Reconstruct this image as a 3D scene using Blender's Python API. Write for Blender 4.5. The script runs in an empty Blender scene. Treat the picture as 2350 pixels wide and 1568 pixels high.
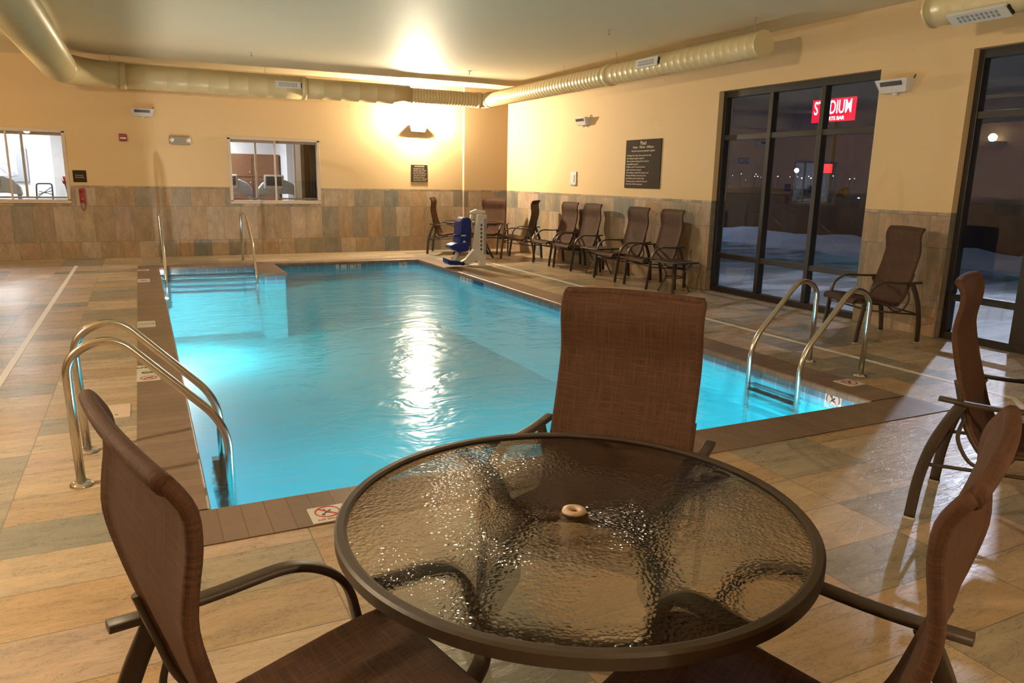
import bpy, bmesh, math, random
from mathutils import Vector, Matrix
random.seed(7)
S = bpy.context.scene
C = S.collection
PI = math.pi

# ------------------------------------------------------------------ camera
YAW, PITCH, ROLL, FPX, CAMH = .4591, .2150, .0192, 1709.32, 1.52
def cam_setup():
    f = Vector((math.sin(YAW)*math.cos(PITCH), math.cos(YAW)*math.cos(PITCH), -math.sin(PITCH)))
    r = Vector((math.cos(YAW), -math.sin(YAW), 0)); u = r.cross(f)
    c, s = math.cos(ROLL), math.sin(ROLL)
    r2 = c*r + s*u; u2 = -s*r + c*u
    m = Matrix(((r2.x, u2.x, -f.x, 0), (r2.y, u2.y, -f.y, 0), (r2.z, u2.z, -f.z, CAMH), (0, 0, 0, 1)))
    cd = bpy.data.cameras.new('camera'); cd.sensor_width = 36; cd.lens = FPX/2350*36
    cd.clip_start = .05; cd.clip_end = 400
    o = bpy.data.objects.new('camera', cd); C.objects.link(o); o.matrix_world = m; S.camera = o
cam_setup()

# ------------------------------------------------------------------ world (night sky), exposure
W = bpy.data.worlds.new('night'); S.world = W; W.use_nodes = True
W.node_tree.nodes['Background'].inputs[0].default_value = (.012, .015, .030, 1)
W.node_tree.nodes['Background'].inputs[1].default_value = 1.0
S.view_settings.view_transform = 'Standard'; S.view_settings.look = 'None'
S.view_settings.exposure = 0.0; S.view_settings.gamma = 1; S.view_settings.use_curve_mapping = False
S.cycles.use_denoising = True
S.cycles.max_bounces = 6; S.cycles.diffuse_bounces = 3; S.cycles.glossy_bounces = 3
S.cycles.transmission_bounces = 6; S.cycles.transparent_max_bounces = 16
S.cycles.use_adaptive_sampling = True; S.cycles.adaptive_threshold = .10; S.cycles.adaptive_min_samples = 16; S.cycles.use_light_tree = False; S.cycles.sample_clamp_indirect = 4.0; S.cycles.sample_clamp_direct = 0
S.cycles.caustics_refractive = False; S.cycles.caustics_reflective = False

def lamp(kind, loc, energy, color, size=.1, rot=None, parent=None, spot=None, blend=.5, name='lamp_light'):
    l = bpy.data.lights.new(name, kind); l.energy = energy; l.color = color
    if kind == 'AREA': l.shape = 'DISK'; l.size = size
    else: l.shadow_soft_size = size
    if spot: l.spot_size = spot; l.spot_blend = blend
    o = bpy.data.objects.new(name, l); C.objects.link(o); o.location = loc
    if rot is not None: o.rotation_euler = rot
    if parent: o.parent = parent
    return o
WARM = (1.0, .83, .57)
def aim(frm, to):
    return (Vector(to)-Vector(frm)).to_track_quat('-Z', 'Y').to_euler()
# floodlights standing outside, shining in through the glass doors
lamp('SPOT', (19.0, 10.9, 6.9), 1900, (.74, .80, 1.0), .12, aim((19.0, 10.9, 6.9), (5.5, 4.6, .5)), spot=.75, name='floodlight_low')
lamp('SPOT', (13.6, 9.6, 10.2), 1500, (.70, .78, 1.0), .12, aim((13.6, 9.6, 10.2), (6.4, 6.0, 0)), spot=1.25, name='floodlight_high')

lamp('POINT', (15.0, 22.0, 7.0), 900, (.55, .70, 1.0), .3, name='patio_fill')  # added fill to lift the dark patio; no lamp stands here
# room numbers
PX0, PX1, PY0, PY1 = .150, 4.643, 3.445, 13.465      # pool walls; the coping overhangs them by .035
CW, CF, CR, CB = .278, .337, .325, .265
B, XR, XL, YF, CE, TH = 15.12, 7.234, -3.0, -2.6, 3.368, 1.27
WATER = -.105

# ------------------------------------------------------------------ node helpers
class E:
    def __init__(s, nt, k): s.nt, s.k = nt, k
    def _m(s, op, *a):
        n = s.nt.nodes.new('ShaderNodeMath'); n.operation = op
        for i, v in enumerate((s,)+a):
            if isinstance(v, E): s.nt.links.new(v.k, n.inputs[i])
            else: n.inputs[i].default_value = v
        return E(s.nt, n.outputs[0])
    def __add__(s, o): return s._m('ADD', o)
    def __sub__(s, o): return s._m('SUBTRACT', o)
    def __mul__(s, o): return s._m('MULTIPLY', o)
    def __truediv__(s, o): return s._m('DIVIDE', o)
    def fl(s): return s._m('FLOOR')
    def fr(s): return s._m('FRACT')
    def ab(s): return s._m('ABSOLUTE')
    def mn(s, o): return s._m('MINIMUM', o)
    def mx(s, o): return s._m('MAXIMUM', o)
    def lt(s, o): return s._m('LESS_THAN', o)
    def gt(s, o): return s._m('GREATER_THAN', o)
    def sn(s): return s._m('SINE')
    def pw(s, o): return s._m('POWER', o)
class NT:
    def __init__(s, name):
        m = bpy.data.materials.new(name); m.use_nodes = True; s.m = m; s.nt = m.node_tree
        s.b = s.nt.nodes['Principled BSDF']; s.out = s.nt.nodes['Material Output']
    def new(s, t): return s.nt.nodes.new(t)
    def link(s, a, b): s.nt.links.new(a.k if isinstance(a, E) else a, b)
    def pos(s):
        g = s.new('ShaderNodeNewGeometry'); x = s.new('ShaderNodeSeparateXYZ'); s.link(g.outputs['Position'], x.inputs[0])
        n = s.new('ShaderNodeSeparateXYZ'); s.link(g.outputs['True Normal'], n.inputs[0])
        s.P = g.outputs['Position']
        return [E(s.nt, x.outputs[i]) for i in range(3)], [E(s.nt, n.outputs[i]) for i in range(3)]
    def comb(s, x, y, z=0.):
        c = s.new('ShaderNodeCombineXYZ')
        for i, v in enumerate((x, y, z)):
            if isinstance(v, E): s.link(v, c.inputs[i])
            else: c.inputs[i].default_value = v
        return c.outputs[0]
    def white(s, v):
        w = s.new('ShaderNodeTexWhiteNoise'); w.noise_dimensions = '3D'; s.link(v, w.inputs['Vector']); return E(s.nt, w.outputs['Value'])
    def noise(s, v, scale, detail=3, rough=.5, dist=0.):
        n = s.new('ShaderNodeTexNoise'); n.inputs['Scale'].default_value = scale; n.inputs['Detail'].default_value = detail
        n.inputs['Roughness'].default_value = rough; n.inputs['Distortion'].default_value = dist
        if v is not None: s.link(v, n.inputs['Vector'])
        return E(s.nt, n.outputs[0])
    def ramp(s, f, stops, const=False):
        r = s.new('ShaderNodeValToRGB'); s.link(f, r.inputs[0]); cr = r.color_ramp
        if const: cr.interpolation = 'CONSTANT'
        while len(cr.elements) < len(stops): cr.elements.new(.5)
        for e, (p, c) in zip(cr.elements, stops): e.position = p; e.color = (*c, 1)
        return r.outputs[0]
    def mix(s, f, a, b, mode='MIX'):
        n = s.new('ShaderNodeMix'); n.data_type = 'RGBA'; n.blend_type = mode
        for i, v in ((0, f), (6, a), (7, b)):
            if isinstance(v, tuple): n.inputs[i].default_value = (*v, 1)
            elif isinstance(v, (int, float)): n.inputs[i].default_value = v
            else: s.link(v, n.inputs[i])
        return n.outputs[2]
    def bump(s, h, strength, dist=.01):
        b = s.new('ShaderNodeBump'); b.inputs['Strength'].default_value = strength; b.inputs['Distance'].default_value = dist
        s.link(h, b.inputs['Height']); s.link(b.outputs[0], s.b.inputs['Normal']); return b.outputs[0]
    def base(s, c):
        if isinstance(c, tuple): s.b.inputs['Base Color'].default_value = (*c, 1)
        else: s.link(c, s.b.inputs['Base Color'])
    def set(s, rough=None, metal=None, spec=None, coat=None):
        if rough is not None:
            if isinstance(rough, E): s.link(rough, s.b.inputs['Roughness'])
            else: s.b.inputs['Roughness'].default_value = rough
        if metal is not None: s.b.inputs['Metallic'].default_value = metal
        if spec is not None: s.b.inputs['Specular IOR Level'].default_value = spec
        if coat is not None: s.b.inputs['Coat Weight'].default_value = coat

def plain(name, col, rough=.5, metal=0., var=.08, scale=12., bump=.0, spec=.5):
    t = NT(name); P, N = t.pos()
    n = t.noise(t.P, scale)
    t.base(t.mix(n, tuple(c*(1-var) for c in col), tuple(min(1, c*(1+var)) for c in col)))
    t.set(rough, metal, spec)
    if bump: t.bump(n, bump, .004)
    return t.m
def emit(name, col, strength):
    t = NT(name); t.base((0, 0, 0)); t.b.inputs['Emission Color'].default_value = (*col, 1); t.b.inputs['Emission Strength'].default_value = strength
    return t.m

STONE = [(0., (.50, .37, .24)), (.15, (.58, .45, .31)), (.30, (.42, .36, .27)), (.44, (.55, .38, .23)), (.56, (.62, .49, .36)), (.70, (.36, .32, .25)), (.80, (.56, .42, .32)), (.90, (.29, .28, .24))]
def stone_detail(t, base, v, idn):
    # cleft veining inside each tile, running its own way per tile
    n1 = t.noise(v, 1.0, 4, .66, .7)
    n2 = t.noise(v, 3.2, 4, .72, .9)
    c = t.mix((n1*2.0-.5), t.mix(1., base, (.68, .70, .72), 'MULTIPLY'), t.mix(1., base, (1.24, 1.18, 1.10), 'MULTIPLY'))
    c = t.mix(n2.gt(.585)*.32, c, t.mix(1., base, (.82, .58, .40), 'MULTIPLY'))
    vein = (((n2-.5).ab()*-26.)+1.).mx(0.)
    c = t.mix(vein*.42, c, t.mix(1., base, (.45, .40, .36), 'MULTIPLY'))
    return c, n1*.5+n2*.5-vein*.25

def floor_mat():
    t = NT('slate_floor_tile'); (x, y, z), N = t.pos()
    u = (x+.05)/.6; cu = u.fl(); fu = (u-cu)*.6
    v = (y-2.04)/.32+t.white(t.comb(cu, 3.))*.12; cv = v.fl(); fv = (v-cv)*.32
    d = fu.mn((fu*-1.)+.6).mn(fv.mn((fv*-1.)+.32))
    g = d.lt(.0028)
    idn = t.white(t.comb(cu, cv, 1.)); id2 = t.white(t.comb(cu, cv, 5.))
    base = t.ramp(idn, STONE, True)
    vec = t.comb(x*2.2+id2*40, y*9.0+idn*30, 0.)
    c, h = stone_detail(t, base, vec, idn)
    c = t.mix(1., c, (.98, .98, .96), 'MULTIPLY')
    t.base(t.mix(g, c, (.22, .17, .12)))
    t.set(h*.25+.20, spec=.55)
    t.bump(h*.5-g*.6, .35, .006)
    return t.m
def wall_mat(name, paint, z0=TH):
    t = NT(name); (x, y, z), (nx, ny, nz) = t.pos()
    sel = ny.ab().gt(.5); u0 = x*sel+y*((sel*-1.)+1.)
    row = z.gt(.298)+z.gt(.914)+z.gt(1.235)
    trim = z.gt(1.235)
    w = (trim*-.08)+.305
    u = (u0-.015+t.white(t.comb(row, 2., sel))*.3)/w; cu = u.fl(); fu = (u-cu)*w
    dz = z.mn((z-.298).ab()).mn((z-.914).ab()).mn((z-1.235).ab())
    d = fu.mn((fu*-1.)+w).mn(dz)
    g = d.lt(.0022)
    idn = t.white(t.comb(cu, row, sel)); id2 = t.white(t.comb(cu, row, 7.))
    base = t.ramp(idn, STONE, True)
    vec = t.comb(u0*7.+id2*30., z*2.6+idn*20., row)
    c, h = stone_detail(t, base, vec, idn)
    tile = t.mix(1., t.mix(g, c, (.20, .15, .10)), (.80, .80, .82), 'MULTIPLY')
    up = z.gt(z0)
    n = t.noise(t.P, 60, 0)
    t.base(t.mix(up, tile, paint))
    t.set(up*.28+.42, spec=.35)
    t.bump((h*.5-g*.5)*((up*-1.)+1.)+n*up*.06, .35, .006)
    return t.m
def coping_mat(name, axis, col=(.235, .152, .105)):
    t = NT(name); (x, y, z), N = t.pos()
    a = (x if axis == 'x' else y)/.102; ca = a.fl(); fa = (a-ca)*.102
    g = fa.mn((fa*-1.)+.102).lt(.0022)
    idn = t.white(t.comb(ca, 2.)); n = t.noise(t.P, 16, 5, .65)
    c = t.mix(idn, tuple(k*.85 for k in col), tuple(k*1.12 for k in col))
    c = t.mix(n*.6, c, t.mix(1., c, (.75, .78, .82), 'MULTIPLY'))
    t.base(t.mix(g, c, (.12, .07, .045))); t.set(n*.25+.26, spec=.5); t.bump(n*.25-g*.6, .5, .004)
    return t.m
def pooltile_mat(name, axis):
    t = NT(name); (x, y, z), (nx, ny, nz) = t.pos()
    sel = ny.ab().gt(.5); a = (x*sel+y*((sel*-1.)+1.))/.152; ca = a.fl(); fa = (a-ca)*.152
    zz = (z+.175)/.152; cz = zz.fl(); fz = (zz-cz)*.152
    g = fa.mn((fa*-1.)+.152).mn(fz.mn((fz*-1.)+.152)).lt(.002)
    idn = t.white(t.comb(ca, cz, 2.))
    n = t.noise(t.P, 25, 4)
    c = t.mix(idn, (.14, .29, .42), (.20, .36, .49))
    c = t.mix(n*.5, c, (.12, .22, .30))
    t.base(t.mix(g, c, (.55, .70, .75))); t.set(.2); return t.m
def water_mat():
    t = NT('pool_water'); (x, y, z), N = t.pos(); t.nt.nodes.remove(t.b)
    b = t.new('ShaderNodeBump'); b.inputs['Strength'].default_value = .42; b.inputs['Distance'].default_value = .035
    h = t.noise(t.comb(x*1.6, y*2.0), 1.7, 3, .55, .6)+t.noise(t.comb(x*1., y*1.2), 7., 2, .5)*.22
    t.link(h, b.inputs['Height'])
    g = t.new('ShaderNodeBsdfRefraction'); g.inputs['IOR'].default_value = 1.333; g.inputs['Roughness'].default_value = .24; t.link(b.outputs[0], g.inputs['Normal'])
    tr = t.new('ShaderNodeBsdfTransparent'); mx = t.new('ShaderNodeMixShader'); mx.inputs[0].default_value = .74
    t.link(tr.outputs[0], mx.inputs[1]); t.link(g.outputs[0], mx.inputs[2])
    gl = t.new('ShaderNodeBsdfGlossy'); gl.inputs['Roughness'].default_value = .15; t.link(b.outputs[0], gl.inputs['Normal'])
    fc = t.new('ShaderNodeLayerWeight'); t.link(b.outputs[0], fc.inputs['Normal'])
    m2 = t.new('ShaderNodeMixShader'); t.link((E(t.nt, fc.outputs['Facing']).pw(4.6)*.95+.03).mn(1.), m2.inputs[0])
    t.link(mx.outputs[0], m2.inputs[1]); t.link(gl.outputs[0], m2.inputs[2]); t.link(m2.outputs[0], t.out.inputs[0])
    return t.m
def archglass(name, tint=(1, 1, 1), refl=1.0):
    t = NT(name); t.nt.nodes.remove(t.b)
    tr = t.new('ShaderNodeBsdfTransparent'); tr.inputs[0].default_value = (*tint, 1)
    gl = t.new('ShaderNodeBsdfGlossy'); gl.inputs['Roughness'].default_value = .0
    fr = t.new('ShaderNodeLayerWeight')
    mx = t.new('ShaderNodeMixShader'); f = (E(t.nt, fr.outputs['Facing']).pw(5.)*.9+.045*refl).mn(1.)
    t.link(f, mx.inputs[0]); t.link(tr.outputs[0], mx.inputs[1]); t.link(gl.outputs[0], mx.inputs[2])
    t.link(mx.outputs[0], t.out.inputs[0]); return t.m
def rainglass():
    t = NT('pebbled_table_glass'); (x, y, z), N = t.pos(); t.nt.nodes.remove(t.b)
    v = t.new('ShaderNodeTexVoronoi'); v.feature = 'F1'; v.inputs['Scale'].default_value = 88
    dis = t.noise(t.P, 40, 2); t.link(t.comb(x+dis*.012, y+dis*.016), v.inputs['Vector'])
    b = t.new('ShaderNodeBump'); b.inputs['Strength'].default_value = .6; b.inputs['Distance'].default_value = .006
    t.link(v.outputs['Distance'], b.inputs['Height'])
    g = t.new('ShaderNodeBsdfRefraction'); g.inputs['IOR'].default_value = 1.14; g.inputs['Roughness'].default_value = .02
    g.inputs['Color'].default_value = (.95, .95, .92, 1); t.link(b.outputs[0], g.inputs['Normal'])
    tr = t.new('ShaderNodeBsdfTransparent'); tr.inputs[0].default_value = (.95, .95, .92, 1)
    mx = t.new('ShaderNodeMixShader'); top = z.gt(.681); t.link(top*.74, mx.inputs[0])
    t.link(tr.outputs[0], mx.inputs[1]); t.link(g.outputs[0], mx.inputs[2])
    gl = t.new('ShaderNodeBsdfGlossy'); gl.inputs['Roughness'].default_value = .12; t.link(b.outputs[0], gl.inputs['Normal'])
    fc = t.new('ShaderNodeLayerWeight'); t.link(b.outputs[0], fc.inputs['Normal'])
    m2 = t.new('ShaderNodeMixShader'); t.link((E(t.nt, fc.outputs['Facing']).pw(4.)*.75+.05)*top, m2.inputs[0])
    t.link(mx.outputs[0], m2.inputs[1]); t.link(gl.outputs[0], m2.inputs[2]); t.link(m2.outputs[0], t.out.inputs[0])
    return t.m
def sling_mat():
    t = NT('woven_sling_fabric'); uvn = t.new('ShaderNodeUVMap'); uvn.uv_map = 'UVMap'
    sx = t.new('ShaderNodeSeparateXYZ'); t.link(uvn.outputs[0], sx.inputs[0])
    u, v = E(t.nt, sx.outputs[0]), E(t.nt, sx.outputs[1])
    k = 2*PI/.0052
    nu = t.noise(t.comb(u*150., v*7.), 1.0, 2, .6); nv = t.noise(t.comb(u*7., v*150.), 1.0, 2, .6)
    a = (u*k).sn(); b = (v*k).sn()
    w = (a.ab()*b.ab())
    h = w
    c = t.mix(nu.mx(nv)*1.7-.45, (.052, .024, .015), (.18, .086, .050))
    c = t.mix(w*.55, t.mix(1., c, (.6, .6, .6), 'MULTIPLY'), c)
    t.base(c); t.set(.66, spec=.16); t.bump(h*.7+nu*.3, .55, .0012)
    return t.m
def duct_mat():
    t = NT('cream_spiral_duct'); (x, y, z), N = t.pos(); n = t.noise(t.P, 5, 3)
    t.base(t.mix(n, (.70, .55, .29), (.76, .61, .34))); t.set(.34, spec=.5); return t.m
def snow_mat():
    t = NT('wet_snow_patio'); (x, y, z), N = t.pos()
    n = t.noise(t.comb(x*.5, y*1.2), .9, 5, .6, .4)
    t.base(t.ramp(n, [(0., (.10, .11, .12)), (.45, (.22, .24, .26)), (.55, (.55, .6, .64)), (1., (.72, .77, .82))])); t.set(.45); t.bump(n, .5, .05)
    return t.m

M = {}
M['floor'] = floor_mat()
M['wall'] = wall_mat('painted_wall_over_slate', (.79, .562, .305))
M['ceiling'] = (lambda t: (t.base(t.mix(t.noise(t.P if t.pos() else None, 1.2, 3), (.80, .69, .46), (.84, .73, .50))), t.set(.60, spec=.7), t.bump(t.noise(t.P, 28, 1), .10, .004), t.m)[-1])(NT('semi_gloss_ceiling'))
M['cop_y'] = coping_mat('brown_coping_brick_y', 'y'); M['cop_x'] = coping_mat('brown_coping_brick_x', 'x')
M['ptile'] = pooltile_mat('blue_waterline_tile', 'x')
M['plaster'] = plain('aqua_pool_plaster', (.035, .62, .78), .6, var=.05, scale=3)
M['stepnose'] = plain('dark_step_edge_tile', (.03, .09, .16), .4)
M['water'] = water_mat()
M['bronze'] = plain('dark_bronze_aluminium', (.018, .014, .012), .38, .0, spec=.6)
M['glass'] = archglass('window_glass', (.93, .95, .95), 1.6)
M['sling'] = sling_mat()
M['frame'] = plain('bronze_powder_coat', (.050, .034, .023), .46, 0., scale=30, spec=.4)
M['glide'] = plain('pale_nylon_glide', (.5, .45, .38), .5)
M['rain'] = rainglass()
M['steel'] = plain('brushed_stainless', (.62, .58, .52), .20, 1., var=.04, scale=40)
M['chrome'] = plain('polished_chrome', (.8, .78, .75), .08, 1., var=.02)
M['duct'] = duct_mat()
M['white'] = plain('white_enamel', (.74, .70, .66), .4)
M['offwhite'] = plain('almond_plastic', (.34, .28, .22), .5)
M['cream'] = plain('cream_plastic', (.72, .55, .42), .4)
M['black'] = plain('black_rubber', (.01, .01, .01), .5)
M['darkgrey'] = plain('charcoal_plastic', (.05, .05, .055), .45)
M['grey'] = plain('grey_plastic', (.32, .33, .36), .4)
M['silver'] = plain('silver_plastic', (.50, .54, .64), .35)
M['screen'] = plain('dark_console_screen', (.06, .07, .10), .2)
M['wframe'] = plain('tan_painted_window_frame', (.66, .53, .42), .45)
M['gymwall'] = plain('white_gym_paint', (.80, .80, .82), .6)
M['brownwall'] = plain('brown_gym_slab', (.20, .125, .06), .6)
M['wood'] = (lambda t: (t.pos(), t.base(t.mix(t.noise(t.P, 9, 5, .6, 1.5), (.13, .055, .03), (.24, .11, .06))), t.set(.35), t.m)[-1])(NT('walnut_cabinet_wood'))
M['signbrown'] = plain('dark_brown_sign', (.045, .028, .017), .75, spec=.15)
M['letter'] = plain('tan_lettering', (.75, .62, .48), .5, var=.02)
M['letterw'] = emit('lit_white_letters', (1, .95, .95), 2.2)
M['signred'] = emit('lit_red_sign_face', (1.0, .01, .06), 1.25)
M['exitred'] = emit('lit_red_face', (1.0, .01, .01), 2.0)
M['star'] = emit('white_street_lamp', (.75, .85, 1), 26)
M['stardim'] = emit('dim_town_lamp', (1, .92, .85), 3.0)
M['starteal'] = emit('teal_street_lamp', (.55, 1, .95), 8)
M['red'] = plain('red_plastic', (.30, .012, .010), .35)
M['tilewhite'] = plain('white_marker_tile', (.70, .66, .58), .3)
M['markred'] = plain('red_tile_print', (.50, .035, .02), .4)
M['markblk'] = plain('black_tile_print', (.02, .02, .02), .4)
M['blue'] = plain('blue_moulded_seat', (.008, .022, .17), .35)
M['skim'] = plain('deep_blue_skimmer_throat', (.005, .06, .20), .4)
M['lampoff'] = plain('unlit_lamp_lens', (.10, .06, .04), .25)
M['lampon'] = emit('lit_lamp_lens', (1, .88, .66), 14)
M['plight'] = emit('lit_pool_lens', (.75, .95, 1), 40)
M['tubeon'] = emit('lit_fluorescent_diffuser', (.95, .97, 1), 4)
M['snow'] = snow_mat()
M['snowbank'] = plain('piled_snow', (.62, .66, .72), .6, var=.25, scale=2.5, bump=.6)
M['fence'] = plain('dark_brown_block_wall', (.055, .028, .020), .7, var=.3, scale=3)
M['bluebldg'] = plain('blue_grey_cladding', (.10, .12, .22), .6, var=.2, scale=.4)
M['darkbldg'] = plain('dark_far_facade', (.03, .03, .035), .7)
M['yellow'] = plain('yellow_road_sign', (.5, .3, .03), .5)
M['drain'] = plain('white_drain_grate', (.85, .78, .72), .4)
M['art'] = (lambda t: (t.pos(), t.base(t.ramp(t.noise(t.comb(t.pos()[0][0]*6+t.pos()[0][2]*5, t.pos()[0][2]*1.), 3, 4, .6, 1.), [(0., (.05, .05, .07)), (.46, (.35, .36, .45)), (.52, (.8, .8, .88)), (1., (.8, .8, .85))])), t.m)[-1])(NT('striped_grey_print'))

# ------------------------------------------------------------------ mesh helpers
class MB:
    def __init__(s): s.bm = bmesh.new(); s.mats = []
    def face(s, vs, uv=None):
        try: return s.bm.faces.new(vs)
        except ValueError: return None
    def box(s, c, d, rot=None, bev=0.):
        t = bmesh.new(); bmesh.ops.create_cube(t, size=1)
        for v in t.verts: v.co = Vector((v.co.x*d[0], v.co.y*d[1], v.co.z*d[2]))
        if bev: bmesh.ops.bevel(t, geom=t.edges[:], offset=bev, segments=2, affect='EDGES', profile=.5)
        m = (rot.to_4x4() if rot is not None else Matrix.Identity(4)); m.translation = Vector(c)
        s.add(t, m); return s
    def add(s, t, m=None):
        if m is not None: t.transform(m)
        mp = [s.bm.verts.new(v.co) for v in t.verts]; t.verts.index_update()
        for f in t.faces:
            nf = s.face([mp[v.index] for v in f.verts])
            if nf: nf.smooth = f.smooth
        t.free()
    def b2(s, x0, x1, y0, y1, z0, z1, bev=0.):
        return s.box(((x0+x1)/2, (y0+y1)/2, (z0+z1)/2), (abs(x1-x0), abs(y1-y0), abs(z1-z0)), bev=bev)
    def tube(s, pts, rad, n=12, cap=True, sec=None, up=Vector((0, 0, 1)), closed=False):
        """sweep: rad = number or list; sec=(a,b) gives a flat oval bar, a sideways, b along the bend normal"""
        P = [Vector(p) for p in pts]; L = len(P); rings = []; ref = None
        for i, p in enumerate(P):
            if closed: t = (P[(i+1) % L]-P[i-1]).normalized()
            else: t = (P[min(i+1, L-1)]-P[max(i-1, 0)]).normalized()
            if ref is None:
                ref = t.cross(up)
                if ref.length < 1e-4: ref = t.cross(Vector((1, 0, 0)))
                ref.normalize()
            ref = (ref-t*ref.dot(t)).normalized(); bn = t.cross(ref)
            r = rad[i] if isinstance(rad, (list, tuple)) else rad
            a, b = (r, r) if sec is None else sec
            ring = []
            for k in range(n):
                th = 2*PI*k/n; cx, sy = math.cos(th), math.sin(th)
                if sec is not None:
                    cx = math.copysign(abs(cx)**.55, cx); sy = math.copysign(abs(sy)**.55, sy)
                ring.append(s.bm.verts.new(p+ref*cx*a+bn*sy*b))
            rings.append(ring)
        m = L if closed else L-1
        for i in range(m):
            A, Bq = rings[i], rings[(i+1) % L]
            for k in range(n):
                f = s.face([A[k], A[(k+1) % n], Bq[(k+1) % n], Bq[k]])
                if f: f.smooth = True
        if cap and not closed:
            s.face(rings[0][::-1]); s.face(rings[-1])
        return s
    def lathe(s, prof, n=48, m=None, a0=0, a1=2*PI):
        full = abs(a1-a0-2*PI) < 1e-6; cols = []
        for k in range(n if full else n+1):
            th = a0+(a1-a0)*k/n; col = []
            for r, z in prof:
                v = Vector((r*math.cos(th), r*math.sin(th), z)); col.append(s.bm.verts.new(m @ v if m else v))
            cols.append(col)
        N = len(cols)
        for k in range(N if full else N-1):
            a, b = cols[k], cols[(k+1) % N]
            for j in range(len(prof)-1):
                f = s.face([a[j], b[j], b[j+1], a[j+1]])
                if f: f.smooth = True
        return s
    def prism(s, poly, axis, a, b):
        """extrude a 2-D polygon along an axis; poly in the other two axes in x,y,z order"""
        def mk(p, t):
            if axis == 'x': return (t, p[0], p[1])
            if axis == 'y': return (p[0], t, p[1])
            return (p[0], p[1], t)
        A = [s.bm.verts.new(mk(p, a)) for p in poly]; D = [s.bm.verts.new(mk(p, b)) for p in poly]
        n = len(poly); s.face(A[::-1]); s.face(D)
        for i in range(n): s.face([A[i], A[(i+1) % n], D[(i+1) % n], D[i]])
        return s
    def build(s, name, mat, parent=None, loc=None, rot=None, smooth=False, bevel=0., dbl=False, flat=False):
        bm = s.bm
        if dbl: bmesh.ops.remove_doubles(bm, verts=bm.verts[:], dist=1e-5)
        bmesh.ops.recalc_face_normals(bm, faces=bm.faces[:])
        me = bpy.data.meshes.new(name); bm.to_mesh(me); bm.free()
        if smooth or flat:
            for p in me.polygons: p.use_smooth = smooth
        me.materials.append(M[mat] if isinstance(mat, str) else mat)
        o = bpy.data.objects.new(name, me); C.objects.link(o)
        if parent: o.parent = parent
        if loc is not None: o.location = loc
        if rot is not None: o.rotation_euler = rot
        if bevel:
            md = o.modifiers.new('bevel', 'BEVEL'); md.width = bevel; md.segments = 2; md.limit_method = 'ANGLE'; md.angle_limit = .7
        return o
def tag(o, label, cat, group=None, kind=None):
    if label: o['label'] = label
    if cat: o['category'] = cat
    if group: o['group'] = group
    if kind: o['kind'] = kind
    return o
def thing(name, loc, rz, label, cat, group=None, kind=None):
    o = bpy.data.objects.new(name, None); C.objects.link(o); o.location = loc; o.rotation_euler = (0, 0, rz)
    o.empty_display_size = .1
    return tag(o, label, cat, group, kind)
def copy_tree(o, parent=None):
    c = o.copy(); C.objects.link(c)
    if parent: c.parent = parent
    for ch in list(o.children): copy_tree(ch, c)
    return c
def dup(src, loc, rz, label, group=None):
    c = copy_tree(src); c.location = loc; c.rotation_euler = (0, 0, rz); c['label'] = label
    if group: c['group'] = group
    elif 'group' in c: del c['group']
    return c
def bez(pts, n=10):
    """Catmull-Rom through points"""
    P = [Vector(p) for p in pts]; out = []
    for i in range(len(P)-1):
        p0, p1, p2, p3 = P[max(i-1, 0)], P[i], P[i+1], P[min(i+2, len(P)-1)]
        for k in range(n):
            t = k/n; out.append(.5*((2*p1)+(-p0+p2)*t+(2*p0-5*p1+4*p2-p3)*t*t+(-p0+3*p1-3*p2+p3)*t**3))
    out.append(P[-1]); return out
def arc_corner(pts, r, n=6):
    """polyline with rounded corners of radius r"""
    P = [Vector(p) for p in pts]; out = [P[0].copy()]
    for i in range(1, len(P)-1):
        a = (P[i-1]-P[i]); b = (P[i+1]-P[i]); rr = min(r, a.length*.49, b.length*.49)
        A = P[i]+a.normalized()*rr; Bq = P[i]+b.normalized()*rr
        for k in range(n+1):
            t = k/n; out.append((1-t)**2*A+2*t*(1-t)*P[i]+t*t*Bq)
    out.append(P[-1]); return out
def text(body, size, loc, rot, mat, parent, align='CENTER', name='lettering', ext=.0008, spacing=1.0, sx=1.0, bold=0.):
    cu = bpy.data.curves.new(name, 'FONT'); cu.body = body; cu.size = size; cu.align_x = align; cu.align_y = 'CENTER'
    cu.extrude = ext; cu.space_line = spacing; cu.offset = bold
    cu.materials.append(M[mat]); o = bpy.data.objects.new(name, cu); C.objects.link(o)
    me = bpy.data.meshes.new_from_object(o); me.name = name; bpy.data.objects.remove(o); bpy.data.curves.remove(cu)
    o = bpy.data.objects.new(name, me); C.objects.link(o)
    o.location = loc; o.rotation_euler = rot; o.scale = (sx, 1, 1); o.parent = parent
    return o
def struct(mb, name, mat, parent=None, **k):
    o = mb.build(name, mat, parent, **k)
    if not parent: o['kind'] = 'structure'
    return o

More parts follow.
